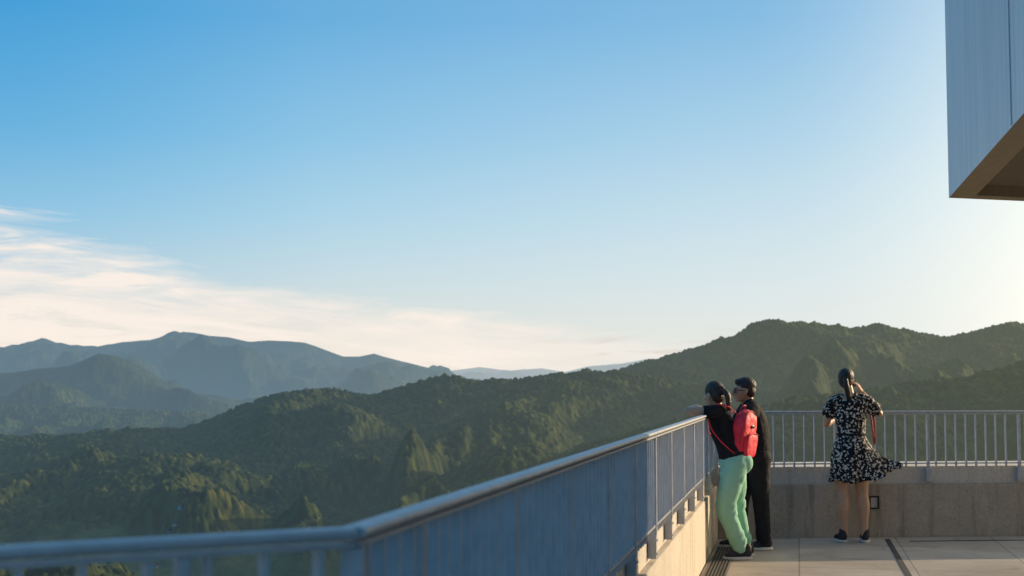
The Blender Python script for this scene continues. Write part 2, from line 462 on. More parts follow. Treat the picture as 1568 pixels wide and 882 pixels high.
m, t, out = new_mat('forest_ground')
pos = t.node('ShaderNodeNewGeometry').outputs['Position']
tone = t.node('ShaderNodeAttribute', attribute_name='tree_tone').outputs['Fac']
cano = t.node('ShaderNodeAttribute', attribute_name='canopy').outputs['Fac']
fore = t.node('ShaderNodeAttribute', attribute_name='forest').outputs['Fac']
n1 = t.noise(pos, .004, 5, .6); n2 = t.noise(pos, .04, 6, .65); n3 = t.noise(pos, .35, 4, .7)
mixf = t.math('ADD', t.math('MULTIPLY', tone, .42), t.math('MULTIPLY', n2, .58))
g = t.ramp(mixf, [(.22, (.008,.018,.006)), (.5, (.026,.042,.010)), (.78, (.085,.092,.018))])
g = t.mix(t.math('MULTIPLY_ADD', n1, 4, -1.9, clamp=True), g, t.mix(1, g, C(1.8,1.35,.75), 'MULTIPLY'))
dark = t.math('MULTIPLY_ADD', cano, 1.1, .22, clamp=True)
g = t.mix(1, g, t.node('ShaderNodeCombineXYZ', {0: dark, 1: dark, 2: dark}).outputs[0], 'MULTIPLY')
fld = t.ramp(n2, [(.35, (.05,.07,.025)), (.6, (.13,.13,.05))])
g = t.mix(t.math('SUBTRACT', 1, fore, clamp=True), g, fld)
bs = t.node('ShaderNodeBsdfPrincipled', {'Base Color': g, 'Roughness': .9, 'Specular IOR Level': .1})
bn = t.node('ShaderNodeBump', {'Strength': .9, 'Distance': 3.0, 'Height': n3})
t.set(bs, 'Normal', bn)
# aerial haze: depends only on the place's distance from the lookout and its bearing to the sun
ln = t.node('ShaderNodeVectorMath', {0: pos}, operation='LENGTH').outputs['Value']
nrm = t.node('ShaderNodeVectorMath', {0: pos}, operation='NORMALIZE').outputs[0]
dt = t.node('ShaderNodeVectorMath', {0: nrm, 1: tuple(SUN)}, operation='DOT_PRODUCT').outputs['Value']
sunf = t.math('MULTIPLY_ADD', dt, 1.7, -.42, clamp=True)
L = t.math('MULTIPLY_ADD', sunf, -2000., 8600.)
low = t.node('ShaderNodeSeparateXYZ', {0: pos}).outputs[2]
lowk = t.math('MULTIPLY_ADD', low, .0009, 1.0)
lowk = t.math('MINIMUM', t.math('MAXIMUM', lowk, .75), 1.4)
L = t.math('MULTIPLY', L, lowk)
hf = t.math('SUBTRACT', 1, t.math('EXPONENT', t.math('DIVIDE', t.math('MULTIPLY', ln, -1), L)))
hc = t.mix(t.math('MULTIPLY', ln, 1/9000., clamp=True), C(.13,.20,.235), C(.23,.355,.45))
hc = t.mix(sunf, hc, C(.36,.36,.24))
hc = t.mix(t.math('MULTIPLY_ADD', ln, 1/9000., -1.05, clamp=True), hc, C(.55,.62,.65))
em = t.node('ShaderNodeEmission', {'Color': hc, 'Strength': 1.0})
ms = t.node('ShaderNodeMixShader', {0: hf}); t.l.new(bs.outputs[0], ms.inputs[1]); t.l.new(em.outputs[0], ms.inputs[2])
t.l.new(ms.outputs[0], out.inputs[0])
me.materials.append(m)

bm = bmesh.new()
def house(x, y, w, d, h, rot):
    z = hz(x, y)-1
    R2 = Matrix.Rotation(rot, 3, 'Z'); ax = R2@V((w/2,0,0)); ay = R2@V((0,d/2,0)); c = V((x,y,z))
    box(bm, c+V((0,0,h/2)), ax, ay, V((0,0,h/2)), 0)
    e = 1.12
    b4 = [bm.verts.new(c+ax*sx*e+ay*sy*e+V((0,0,h))) for sx, sy in ((-1,-1),(1,-1),(1,1),(-1,1))]
    r1 = bm.verts.new(c-ax+V((0,0,h+d*.3))); r2 = bm.verts.new(c+ax+V((0,0,h+d*.3)))
    for f in ((b4[0],b4[1],r2,r1),(b4[2],b4[3],r1,r2),(b4[1],b4[2],r2),(b4[3],b4[0],r1)):
        bm.faces.new(f).material_index = 1
for k in range(9):
    y = random.gauss(1500, 18); x = -.238*y+random.gauss(0, 16)
    house(x, y, random.uniform(5,8), random.uniform(4,6), random.uniform(3,4), random.uniform(0,3))
for k in range(22):
    y = random.gauss(3560, 90); x = -.352*y+random.gauss(0, 50)
    house(x, y, random.uniform(9,18), random.uniform(8,12), random.uniform(4,7), random.uniform(0,3))
obj_from_bm('village_houses', bm, None, mats=[M['house'], M['roof']])

# ------------------------------------------------------------------ figure tools
def catmull(pts, rad, sub=5):
    P = [V(p) for p in pts]; Rd = [(r, r) if not isinstance(r, (tuple, list)) else tuple(r) for r in rad]
    if len(P) == 2: 
        return [P[0].lerp(P[1], k/4) for k in range(5)], [(Rd[0][0]+(Rd[1][0]-Rd[0][0])*k/4, Rd[0][1]+(Rd[1][1]-Rd[0][1])*k/4) for k in range(5)]
    oP = []; oR = []
    n = len(P)
    for i in range(n-1):
        p0 = P[max(i-1,0)]; p1 = P[i]; p2 = P[i+1]; p3 = P[min(i+2,n-1)]
        r1 = Rd[i]; r2 = Rd[i+1]
        for k in range(sub):
            t = k/sub
            oP.append(.5*((2*p1)+(p2-p0)*t+(2*p0-5*p1+4*p2-p3)*t*t+(3*p1-p0-3*p2+p3)*t**3))
            s = t*t*(3-2*t)
            oR.append((r1[0]+(r2[0]-r1[0])*s, r1[1]+(r2[1]-r1[1])*s))
    oP.append(P[-1]); oR.append(Rd[-1])
    return oP, oR
def tube(bm, pts, rad, ref=(1,0,0), seg=20, mat=None, round_ends=True):
    """closed tapered tube; rad entries are r or (along ref, across)"""
    P, Rd = catmull(pts, rad)
    if round_ends:
        t0 = (P[0]-P[1]).normalized(); t1 = (P[-1]-P[-2]).normalized()
        r0 = Rd[0]; r1 = Rd[-1]; m0 = min(r0); m1 = min(r1)
        P = [P[0]+t0*m0*.95, P[0]+t0*m0*.6]+P+[P[-1]+t1*m1*.6, P[-1]+t1*m1*.95]
        Rd = [(r0[0]*.3, r0[1]*.3), (r0[0]*.8, r0[1]*.8)]+Rd+[(r1[0]*.8, r1[1]*.8), (r1[0]*.3, r1[1]*.3)]
    ref = V(ref); rings = []
    for i, p in enumerate(P):
        tg = (P[min(i+1, len(P)-1)]-P[max(i-1, 0)]).normalized()
        a = ref-tg*ref.dot(tg)
        if a.length < .05: a = V((0,1,0))-tg*tg.y
        if a.length < .05: a = V((0,0,1))-tg*tg.z
        a.normalize(); b = tg.cross(a)
        ring = []
        for k in range(seg):
            an = 2*math.pi*k/seg
            q = p+a*math.cos(an)*Rd[i][0]+b*math.sin(an)*Rd[i][1]
            if mat is not None: q = mat@q
            ring.append(bm.verts.new(q))
        rings.append(ring)
    for i in range(len(rings)-1):
        for k in range(seg):
            bm.faces.new((rings[i][k], rings[i][(k+1)%seg], rings[i+1][(k+1)%seg], rings[i+1][k]))
    bm.faces.new(rings[0][::-1]); bm.faces.new(rings[-1])
def ball(bm, c, r, mat=None, rot=None):
    m4 = Matrix.Translation(V(c))@(rot.to_4x4() if rot is not None else Matrix.Identity(4))@Matrix.Diagonal((*r, 1))
    if mat is not None: m4 = mat@m4
    bmesh.ops.create_uvsphere(bm, u_segments=20, v_segments=14, radius=1, matrix=m4)
def fuse(name, bm, voxel, mat, parent, smooth=3, disp=0, dscale=.06):
    bmesh.ops.recalc_face_normals(bm, faces=bm.faces)
    me = bpy.data.meshes.new(name+'_src'); bm.to_mesh(me); bm.free()
    o = bpy.data.objects.new(name+'_src', me); scene.collection.objects.link(o)
    r = o.modifiers.new('r', 'REMESH'); r.mode = 'VOXEL'; r.voxel_size = voxel
    if smooth:
        s = o.modifiers.new('s', 'SMOOTH'); s.factor = .5; s.iterations = smooth
    if disp:
        tx = bpy.data.textures.new(name+'_wrinkle', 'CLOUDS'); tx.noise_scale = dscale; tx.noise_depth = 2
        d = o.modifiers.new('d', 'DISPLACE'); d.texture = tx; d.strength = disp; d.mid_level = .5; d.texture_coords = 'GLOBAL'
    dg = bpy.context.evaluated_depsgraph_get()
    me2 = bpy.data.meshes.new_from_object(o.evaluated_get(dg), depsgraph=dg)
    bpy.data.objects.remove(o); bpy.data.meshes.remove(me)
    me2.name = name; me2.materials.clear(); me2.materials.append(mat)
    me2.polygons.foreach_set('use_smooth', [True]*len(me2.polygons))
    ob = bpy.data.objects.new(name, me2); link(ob, parent); return ob
def frame(pos, yaw, pitch=0, roll=0, sc=1.0):
    """local +Y forward. yaw: 0 faces +Y, positive turns toward -X"""
    return Matrix.Translation(V(pos))@Matrix.Rotation(yaw, 4, 'Z')@Matrix.Rotation(pitch, 4, 'X')@Matrix.Rotation(roll, 4, 'Y')@Matrix.Scale(sc, 4)
def head_skin(bm, m):
    ball(bm, (0,-.012,.022), (.073,.092,.086), m)
    ball(bm, (0,.028,-.02), (.060,.060,.074), m)
    ball(bm, (0,.034,-.068), (.046,.044,.036), m)
    ball(bm, (0,.070,-.088), (.018,.014,.013), m)
    tube(bm, [(0,.086,.012),(0,.100,-.010),(0,.108,-.026)], [.006,.008,.011], mat=m, seg=12)
    ball(bm, (0,.094,-.032), (.017,.011,.008), m)
    ball(bm, (0,.080,.024), (.042,.012,.009), m)
    ball(bm, (0,.086,-.052), (.021,.009,.0055), m)
    ball(bm, (0,.084,-.062), (.018,.009,.006), m)
    for s in (-1,1):
        ball(bm, (s*.074,-.006,-.012), (.009,.018,.031), m)
        ball(bm, (s*.036,.058,-.02), (.022,.022,.02), m)
def face_details(m, parent, hairmat):
    bm = bmesh.new()
    for s in (-1,1): ball(bm, (s*.030,.0795,.002), (.0125,.009,.007), m)
    obj_from_bm('eyes', bm, M['white'], parent, smooth=True)
    bm = bmesh.new()
    for s in (-1,1): ball(bm, (s*.030,.0865,.002), (.0055,.003,.0055), m)
    for s in (-1,1): tube(bm, [(s*.014,.091,.022),(s*.032,.086,.027),(s*.048,.072,.022)], [.003,.003,.002], mat=m, seg=8)
    obj_from_bm('irises_and_brows', bm, hairmat, parent, smooth=True)
    bm = bmesh.new(); ball(bm, (0,.0925,-.0565), (.019,.004,.007), m)
    obj_from_bm('lips', bm, M['lip'], parent, smooth=True)
def hand(bm, wrist, d, n, curl=.5, side=1, spread=.0):
    w = V(wrist); d = V(d).normalized(); n = V(n); n = (n-d*n.dot(d)).normalized(); s = d.cross(n)*side
    tube(bm, [w-d*.02, w+d*.03, w+d*.075], [(.026,.019),(.037,.016),(.040,.013)], ref=s)
    for k, (o, ln, rd) in enumerate(((-.030,.066,.0082),(-.010,.076,.0085),(.010,.071,.0083),(.029,.056,.0073))):
        p = w+d*(.078-abs(o)*.15)+s*o; pts = [p-d*.02, p]; ang = .15+curl*.3; dd = d+s*o*spread
        for f in (.45,.31,.24):
            v = dd*math.cos(ang)+n*math.sin(ang); p = p+v.normalized()*ln*f; pts.append(p); ang += curl
        tube(bm, pts, [rd*1.05, rd*1.05, rd, rd*.92, rd*.8], seg=10)
    p = w+d*.022-s*.030
    v1 = (d*.75-s*.6+n*.25).normalized(); v2 = (d*.85-s*.15+n*.45).normalized()
    tube(bm, [p, p+v1*.035, p+v1*.035+v2*.026, p+v1*.035+v2*.048], [.013,.011,.0095,.008], seg=10)
def shoe(parent, heel, d, length=.25, up=M['shoe']):
    h = V(heel); d = V(d); d.z = 0; d.normalize(); s = V((-d.y, d.x, 0)); Z = V((0,0,1))
    bm = bmesh.new()
    tube(bm, [h+d*.035+Z*.062, h+d*.10+Z*.055, h+d*.17+Z*.045, h+d*(length-.035)+Z*.036], [(.034,.040),(.037,.036),(.043,.026),(.036,.018)], ref=s)
    tube(bm, [h+d*.045+Z*.05, h+d*.05+Z*.105], [(.036,.042),(.038,.042)], ref=s)
    fuse('shoe_upper', bm, .005, up, parent, smooth=2)
    bm = bmesh.new(); out_ = []
    for k in range(24):
        a = 2*math.pi*k/24; c_ = math.cos(a); s_ = math.sin(a)
        f = (c_+1)/2
        out_.append(h+d*(length/2+c_*length/2)+s*s_*(.036+.012*math.sin(f*math.pi*.8)+.006*f))
    b0 = [bm.verts.new(p+Z*.004) for p in out_]; b1 = [bm.verts.new(p+Z*.026) for p in out_]
    for k in range(24): bm.faces.new((b0[k], b0[(k+1)%24], b1[(k+1)%24], b1[k]))
    bm.faces.new(b0[::-1]); bm.faces.new(b1)
    obj_from_bm('shoe_sole', bm, M['sole'], parent, bevel=.003)

# ------------------------------------------------------------------ woman taking a photograph (right)
O = V((3.15, 13.27, 0))
W1 = empty('woman', O)
def L1(x, y, z): return O+V((x, y, z))
hd = frame(L1(-.035,.03,1.503), math.radians(-14), math.radians(4), math.radians(5), .93)
bm = bmesh.new()
head_skin(bm, hd)
tube(bm, [L1(-.03,.01,1.46), L1(-.02,-.01,1.39), L1(-.01,-.01,1.33)], [.043,.045,.06])
tube(bm, [L1(0,0,.84), L1(0,0,1.0), L1(0,.01,1.18), L1(0,0,1.31)], [(.15,.10),(.115,.085),(.135,.095),(.13,.065)], ref=(1,0,0))
tube(bm, [L1(-.075,0,.86), L1(-.085,.005,.66), L1(-.088,.0,.46), L1(-.09,-.020,.34), L1(-.084,-.012,.20), L1(-.080,-.01,.07)], [.090,.080,.055,.058,.040,.032])
tube(bm, [L1(.075,0,.86), L1(.085,.005,.66), L1(.092,.0,.46), L1(.098,-.020,.34), L1(.102,-.012,.20), L1(.104,-.01,.07)], [.090,.080,.055,.058,.040,.032])
tube(bm, [L1(.14,0,1.31), L1(.215,.05,1.245), L1(.285,.09,1.185)], [.046,.041,.035])
tube(bm, [L1(.285,.09,1.185), L1(.235,.145,1.275), L1(.160,.195,1.375)], [.037,.036,.023])
# left arm bent low across the chest, steadying the camera strap
tube(bm, [L1(-.14,0,1.31), L1(-.195,.03,1.20), L1(-.215,.07,1.09)], [.046,.041,.035])
tube(bm, [L1(-.215,.07,1.09), L1(-.13,.17,1.13), L1(-.04,.24,1.20)], [.036,.036,.023])
hand(bm, L1(.155,.200,1.385), (-.45,.2,.85), (-.5,.3,-.2), .55, 1)
hand(bm, L1(-.035,.242,1.205), (.8,.2,.35), (0,-.8,.4), .6, -1)
fuse('body', bm, .0048, M['skin'], W1)
face_details(hd, W1, M['hair'])
bm = bmesh.new()
ball(bm, (0,-.022,.034), (.080,.096,.087), hd); ball(bm, (0,-.055,-.01), (.070,.056,.075), hd)
ball(bm, (0,-.105,.012), (.026,.026,.026), hd)
tube(bm, [(0,-.11,.01),(.010,-.135,-.05),(.03,-.125,-.12),(.055,-.11,-.20)], [(.022,.022),(.030,.026),(.026,.02),(.006,.006)], mat=hd)
for s in (-1,0,1): tube(bm, [(.02+s*.012,-.125,-.10),(.045+s*.02,-.12,-.17),(.06+s*.028,-.10,-.22)], [(.010,.008),(.008,.006),(.002,.002)], mat=hd, seg=8)
fuse('hair', bm, .004, M['hair'], W1, smooth=1, disp=.003, dscale=.010)
bm = bmesh.new(); ball(bm, (0,-.118,-.005), (.025,.019,.010), hd)
obj_from_bm('hair_tie', bm, M['strap'], W1, smooth=True)
bm = bmesh.new()
tube(bm, [L1(0,0,.96), L1(0,0,1.03), L1(0,.01,1.18), L1(0,-.002,1.29), L1(-.005,-.005,1.335)], [(.135,.105),(.132,.102),(.152,.112),(.148,.088),(.085,.062)])
tube(bm, [L1(.10,0,1.325), L1(.175,.02,1.285), L1(.232,.055,1.225)], [.050,.060,.068])
tube(bm, [L1(-.10,0,1.325), L1(-.165,.01,1.275), L1(-.195,.035,1.195)], [.050,.060,.066])
fuse('dress_bodice', bm, .007, M['dress'], W1, smooth=2, disp=.014, dscale=.04)
bm = bmesh.new()
rows, cols = 34, 120; ringv = []
for i in range(rows):
    tt = i/(rows-1); ring = []
    for k in range(cols):
        th = 2*math.pi*k/cols
        c_, s_ = math.cos(th), math.sin(th)
        rx = .128+.045*math.sin(min(tt*1.8,1)*math.pi/2)+.03*tt; ry = .102+.05*math.sin(min(tt*1.8,1)*math.pi/2)+.03*tt
        fold = tt*(.055*math.sin(7*th+.6+1.2*tt)+.035*math.sin(12*th+2+2*tt)+.02*math.sin(19*th))
        if tt > .78: fold += (tt-.78)*.35*math.sin(31*th+1.5*math.sin(3*th))
        rx *= 1+fold; ry *= 1+fold
        x = rx*c_; y = ry*s_; z = .995-(.995-.565)*tt
        w = max(0, math.cos(th+.35))**3
        x += w*tt**1.9*(.25+.03*math.sin(9*th)); z += w*tt**2.4*.16+w*tt*tt*.03*math.sin(10*th+3)
        y += -w*tt**2*.03+w*tt**2*.035*math.sin(8*th+1)
        w2 = max(0, math.cos(th+1.1))**6
        z -= w2*tt**2*.035
        z += .010*tt*math.sin(5*th+2)
        ring.append(bm.verts.new(L1(x, y, z)))
    ringv.append(ring)
for i in range(rows-1):
    for k in range(cols):
        bm.faces.new((ringv[i][k], ringv[i][(k+1)%cols], ringv[i+1][(k+1)%cols], ringv[i+1][k]))
sk = obj_from_bm('dress_skirt', bm, M['dress'], W1, smooth=True)
so = sk.modifiers.new('s', 'SOLIDIFY'); so.thickness = .003
bm = bmesh.new(); tube(bm, [L1(0,0,.985), L1(0,0,1.005)], [(.137,.110),(.137,.110)], round_ends=False)
obj_from_bm('waistband', bm, M['black'], W1, smooth=True)
shoe(W1, L1(-.085,-.055,0), (-.12,1,0), .235); shoe(W1, L1(.107,-.055,0), (.15,1,0), .235)
cm = frame(L1(.045,.255,1.475), math.radians(-8))
bm = bmesh.new()
def lb(bm, c, h, mi=0, m=cm):
    c = m@V(c); r3 = m.to_3x3(); box(bm, c, r3@V((h[0],0,0)), r3@V((0,h[1],0)), r3@V((0,0,h[2])), mi)
lb(bm, (0,0,0), (.062,.020,.036)); lb(bm, (0,0,.042), (.022,.018,.010)); lb(bm, (.045,0,.040), (.008,.008,.005))
obj_from_bm('camera_body', bm, M['plastic'], W1, bevel=.004)
bm = bmesh.new(); tube(bm, [(0,.02,-.002),(0,.065,-.002)], [.029,.026], mat=cm, round_ends=False); obj_from_bm('camera_lens', bm, M['plastic'], W1)
bm = bmesh.new()
tube(bm, [L1(.100,.255,1.47), L1(.18,.18,1.33), L1(.232,.09,1.15), L1(.240,.07,1.02), L1(.234,.07,.90), L1(.218,.075,1.03), L1(.206,.11,1.17), L1(.13,.24,1.42)], [(.008,.003)]*8, ref=(1,0,0), seg=10)
obj_from_bm('camera_strap', bm, M['strap'], W1, smooth=True)

# ------------------------------------------------------------------ woman leaning on the railing
W2 = empty('woman', (1.86, 12.05, 0))
hd = frame((1.700, 12.04, 1.372), math.radians(40), math.radians(-12), math.radians(0), .93)
bm = bmesh.new()
head_skin(bm, hd)
tube(bm, [(1.712,12.04,1.335), (1.730,12.05,1.28), (1.735,12.05,1.22)], [.044,.045,.06])
tube(bm, [(1.86,12.05,.83), (1.80,12.05,.98), (1.755,12.05,1.12), (1.735,12.05,1.22)], [(.09,.14),(.075,.115),(.09,.135),(.062,.13)], ref=(1,0,0))
tube(bm, [(1.87,11.97,.82), (1.81,11.94,.62), (1.765,11.93,.43), (1.83,11.95,.27), (1.905,11.975,.09)], [.088,.078,.055,.052,.036])
tube(bm, [(1.88,12.13,.82), (1.89,12.15,.62), (1.885,12.16,.44), (1.93,12.18,.27), (1.975,12.2,.09)], [.088,.078,.055,.052,.036])
tube(bm, [(1.715,11.92,1.225), (1.60,11.895,1.232), (1.470,11.885,1.236)], [.046,.040,.035])
tube(bm, [(1.470,11.885,1.236), (1.510,11.98,1.244), (1.575,12.08,1.236)], [.036,.036,.024])
tube(bm, [(1.72,12.18,1.225), (1.63,12.28,1.20), (1.555,12.37,1.238)], [.046,.040,.035])
tube(bm, [(1.555,12.37,1.238), (1.575,12.28,1.25), (1.60,12.19,1.252)], [.036,.036,.024])
hand(bm, (1.578,12.085,1.238), (.35,.9,.02), (0,0,-1), .18, 1)
hand(bm, (1.603,12.185,1.258), (.05,-1,.0), (0,0,-1), .2, -1)
fuse('body', bm, .0048, M['skin'], W2)
face_details(hd, W2, M['hair2'])
bm = bmesh.new()
ball(bm, (0,-.022,.034), (.080,.096,.087), hd); ball(bm, (0,-.055,-.015), (.072,.056,.076), hd)
ball(bm, (0,-.108,.03), (.028,.028,.028), hd)
tube(bm, [(0,-.115,.02),(.010,-.150,-.03),(.015,-.150,-.10),(.015,-.12,-.17)], [(.024,.024),(.032,.028),(.028,.022),(.008,.008)], mat=hd)
for s in (-1,0,1): tube(bm, [(.012+s*.012,-.148,-.09),(.014+s*.02,-.135,-.16),(.014+s*.026,-.11,-.20)], [(.010,.008),(.008,.006),(.002,.002)], mat=hd, seg=8)
fuse('hair', bm, .004, M['hair2'], W2, smooth=1, disp=.004, dscale=.010)
bm = bmesh.new(); ball(bm, (0,-.122,.018), (.026,.02,.012), hd); obj_from_bm('hair_tie', bm, M['strap'], W2, smooth=True)
bm = bmesh.new()
tube(bm, [(1.865,12.05,.87), (1.830,12.05,.96), (1.785,12.05,1.08), (1.745,12.05,1.19), (1.737,12.05,1.245)], [(.128,.172),(.112,.150),(.115,.152),(.094,.150),(.058,.075)], ref=(1,0,0))
tube(bm, [(1.735,11.95,1.225), (1.68,11.905,1.228), (1.625,11.895,1.230)], [.058,.058,.055])
tube(bm, [(1.735,12.15,1.225), (1.69,12.21,1.21), (1.65,12.26,1.20)], [.058,.058,.055])
fuse('black_tshirt', bm, .007, M['black'], W2, smooth=2, disp=.014, dscale=.05)
bm = bmesh.new()
tube(bm, [(1.862,12.05,.79), (1.860,12.05,.89)], [(.120,.165),(.112,.158)], ref=(1,0,0))
ball(bm, (1.925,11.98,.80), (.092,.092,.10)); ball(bm, (1.925,12.12,.80), (.092,.092,.10))
tube(bm, [(1.875,11.965,.80), (1.825,11.94,.62), (1.775,11.93,.43), (1.835,11.95,.27), (1.900,11.975,.10)], [.108,.096,.080,.072,.060])
tube(bm, [(1.885,12.135,.80), (1.895,12.15,.62), (1.89,12.16,.44), (1.935,12.18,.27), (1.975,12.2,.10)], [.108,.096,.080,.072,.060])
for (x0, y0, z0_, rr0) in ((1.783,11.93,.455,.083),(1.790,11.932,.40,.079),(1.86,11.957,.215,.070),(1.885,11.968,.155,.067),(1.845,11.95,.69,.103),(1.895,12.16,.45,.083),(1.96,12.19,.16,.067)):
    tube(bm, [(x0-.012,y0,z0_+.006),(x0+.012,y0,z0_-.006)], [rr0, rr0*.985], seg=22)
fuse('mint_trousers', bm, .006, M['mint'], W2, smooth=4, disp=.013, dscale=.10)
shoe(W2, (2.005,11.985,0), (-1,-.08,0), .25); shoe(W2, (2.06,12.21,0), (-1,-.1,0), .25)

BP = empty('backpack', (1.95, 11.98, 1.0))
bk = frame((1.948, 12.02, 1.030), math.radians(-122), 0, 0)@Matrix.Rotation(math.radians(-9), 4, 'X')
def rbox(bm, c, h, m, rr_=.35):
    """superellipsoid body"""
    nu, nv = 28, 16; rows_ = []
    sg = lambda v, e: math.copysign(abs(v)**e, v)
    for j in range(nv+1):
        ph = -math.pi/2+math.pi*j/nv; row = []
        for i in range(nu):
            th = 2*math.pi*i/nu
            x = h[0]*sg(math.cos(ph), rr_)*sg(math.cos(th), rr_); y = h[1]*sg(math.cos(ph), rr_)*sg(math.sin(th), rr_); z = h[2]*sg(math.sin(ph), rr_)
            row.append(bm.verts.new(m@(V(c)+V((x,y,z)))))
        rows_.append(row)
    for j in range(nv):
        for i in range(nu):
            try: bm.faces.new((rows_[j][i], rows_[j][(i+1)%nu], rows_[j+1][(i+1)%nu], rows_[j+1][i]))
            except Exception: pass
    bmesh.ops.remove_doubles(bm, verts=bm.verts, dist=1e-6)
bm = bmesh.new(); rbox(bm, (0,0,-.01), (.145,.070,.20), bk, .5); ball(bm, (0,0,.13), (.126,.068,.09), bk)
fuse('main_compartment', bm, .006, M['red'], BP, smooth=3, disp=.012, dscale=.06)
bm = bmesh.new(); rbox(bm, (0,.066,-.075), (.110,.034,.105), bk, .5)
fuse('front_pocket', bm, .005, M['red'], BP, smooth=2, disp=.008, dscale=.05)
bm = bmesh.new()
tube(bm, [(-.135,.03,-.12),(-.138,.034,.05),(-.098,.036,.165),(0,.038,.212),(.098,.036,.165),(.138,.034,.05),(.135,.03,-.12)], [.005]*7, mat=bk, seg=8)
tube(bm, [(-.098,.090,.010),(0,.100,.030),(.098,.090,.010)], [.004]*3, mat=bk, seg=8)
tube(bm, [(-.035,-.045,.205),(-.028,-.03,.245),(.028,-.03,.245),(.035,-.045,.205)], [.007]*4, mat=bk, seg=8)
obj_from_bm('zips_and_handle', bm, M['reddark'], BP, smooth=True)
bm = bmesh.new(); ball(bm, (0,.076,.085), (.030,.006,.014), bk); obj_from_bm('badge', bm, M['plastic'], BP, smooth=True)
bm = bmesh.new()
for s, ys in ((1, 11.925), (-1, 12.175)):
    tube(bm, [(1.875,ys+.02*s,1.215), (1.80,ys,1.275), (1.715,ys,1.285), (1.650,ys-.012*s,1.235), (1.640,ys-.02*s,1.16), (1.665,ys-.050*s,1.075), (1.735,ys-.055*s,.985), (1.83,ys-.04*s,.90), (1.90,ys+.0*s,.86)], [(.005,.022),(.006,.026),(.006,.028),(.006,.027),(.006,.024),(.006,.020),(.005,.015),(.004,.012),(.004,.012)], ref=(1,0,1), seg=12)
obj_from_bm('shoulder_straps', bm, M['red'], BP, smooth=True)

# ------------------------------------------------------------------ man
MN = empty('man', (2.15, 12.7, 0))
hd = frame((2.062, 12.68, 1.402), math.radians(88), math.radians(-4), 0, .96)
bm = bmesh.new()
head_skin(bm, hd)
tube(bm, [(2.085,12.69,1.36), (2.10,12.70,1.30), (2.11,12.70,1.22)], [.053,.054,.07])
tube(bm, [(2.17,12.72,.85), (2.16,12.71,1.0), (2.135,12.70,1.14), (2.115,12.70,1.23)], [(.10,.15),(.09,.135),(.095,.155),(.06,.14)], ref=(1,0,0))
tube(bm, [(2.185,12.64,.84), (2.19,12.65,.64), (2.195,12.66,.45), (2.215,12.67,.28), (2.225,12.68,.09)], [.09,.08,.058,.055,.038])
tube(bm, [(2.175,12.80,.84), (2.12,12.83,.64), (2.06,12.85,.45), (2.04,12.86,.28), (2.03,12.87,.09)], [.09,.08,.058,.055,.038])
tube(bm, [(2.10,12.54,1.22), (2.01,12.46,1.12), (1.90,12.44,1.10)], [.048,.046,.04])
tube(bm, [(1.90,12.44,1.10), (1.84,12.46,1.16), (1.76,12.48,1.235)], [.04,.038,.028])
tube(bm, [(2.10,12.86,1.22), (2.04,12.94,1.10), (1.97,12.95,1.06)], [.048,.046,.04])
tube(bm, [(1.97,12.95,1.06), (1.91,12.95,1.14), (1.86,12.94,1.225)], [.04,.038,.028])
hand(bm, (1.76,12.48,1.238), (-1,.1,-.05), (0,0,-1), .25, 1)
hand(bm, (1.86,12.94,1.238), (-1,.0,-.05), (0,0,-1), .25, -1)
fuse('body', bm, .0048, M['skin2'], MN)
face_details(hd, MN, M['hair'])
bm = bmesh.new()
ball(bm, (0,-.024,.045), (.079,.096,.082), hd); ball(bm, (0,-.050,.0), (.074,.060,.075), hd); ball(bm, (0,.030,.085), (.060,.050,.032), hd)
fuse('hair', bm, .004, M['hair'], MN, smooth=1, disp=.006, dscale=.010)
bm = bmesh.new()
for s in (-1, 1):
    rbox(bm, (s*.034,.094,.000), (.029,.004,.019), hd, .6)
tube(bm, [(-.012,.098,.008),(0,.102,.010),(.012,.098,.008)], [.003]*3, mat=hd, seg=8)
for s in (-1, 1): tube(bm, [(s*.062,.092,.008),(s*.076,.06,.006),(s*.080,.0,.004)], [.0035,.003,.003], mat=hd, seg=8)
obj_from_bm('sunglasses', bm, M['plastic'], MN, smooth=True)
bm = bmesh.new()
tube(bm, [(2.178,12.72,.84), (2.172,12.71,.98), (2.145,12.70,1.12), (2.120,12.70,1.22), (2.108,12.70,1.285)], [(.125,.175),(.118,.165),(.125,.185),(.105,.185),(.062,.085)], ref=(1,0,0))
tube(bm, [(2.115,12.60,1.245), (2.09,12.53,1.215), (2.00,12.46,1.125)], [.074,.074,.062])
tube(bm, [(2.115,12.80,1.245), (2.09,12.88,1.19), (2.03,12.945,1.09)], [.074,.074,.062])
fuse('black_tshirt', bm, .007, M['black'], MN, smooth=2, disp=.014, dscale=.06)
bm = bmesh.new()
tube(bm, [(2.18,12.72,.80), (2.178,12.72,.90)], [(.115,.16),(.112,.155)], ref=(1,0,0))
tube(bm, [(2.185,12.64,.82), (2.19,12.65,.64), (2.195,12.66,.45), (2.212,12.67,.28), (2.220,12.68,.085)], [.105,.093,.076,.068,.062])
tube(bm, [(2.175,12.80,.82), (2.12,12.83,.64), (2.06,12.85,.45), (2.045,12.86,.28), (2.03,12.87,.085)], [.105,.093,.076,.068,.062])
fuse('black_trousers', bm, .007, M['blackpants'], MN, smooth=2, disp=.014, dscale=.08)
shoe(MN, (2.30,12.685,0), (-1,-.12,0), .27, M['shoe']); shoe(MN, (2.11,12.875,0), (-1,.05,0), .27, M['shoe'])

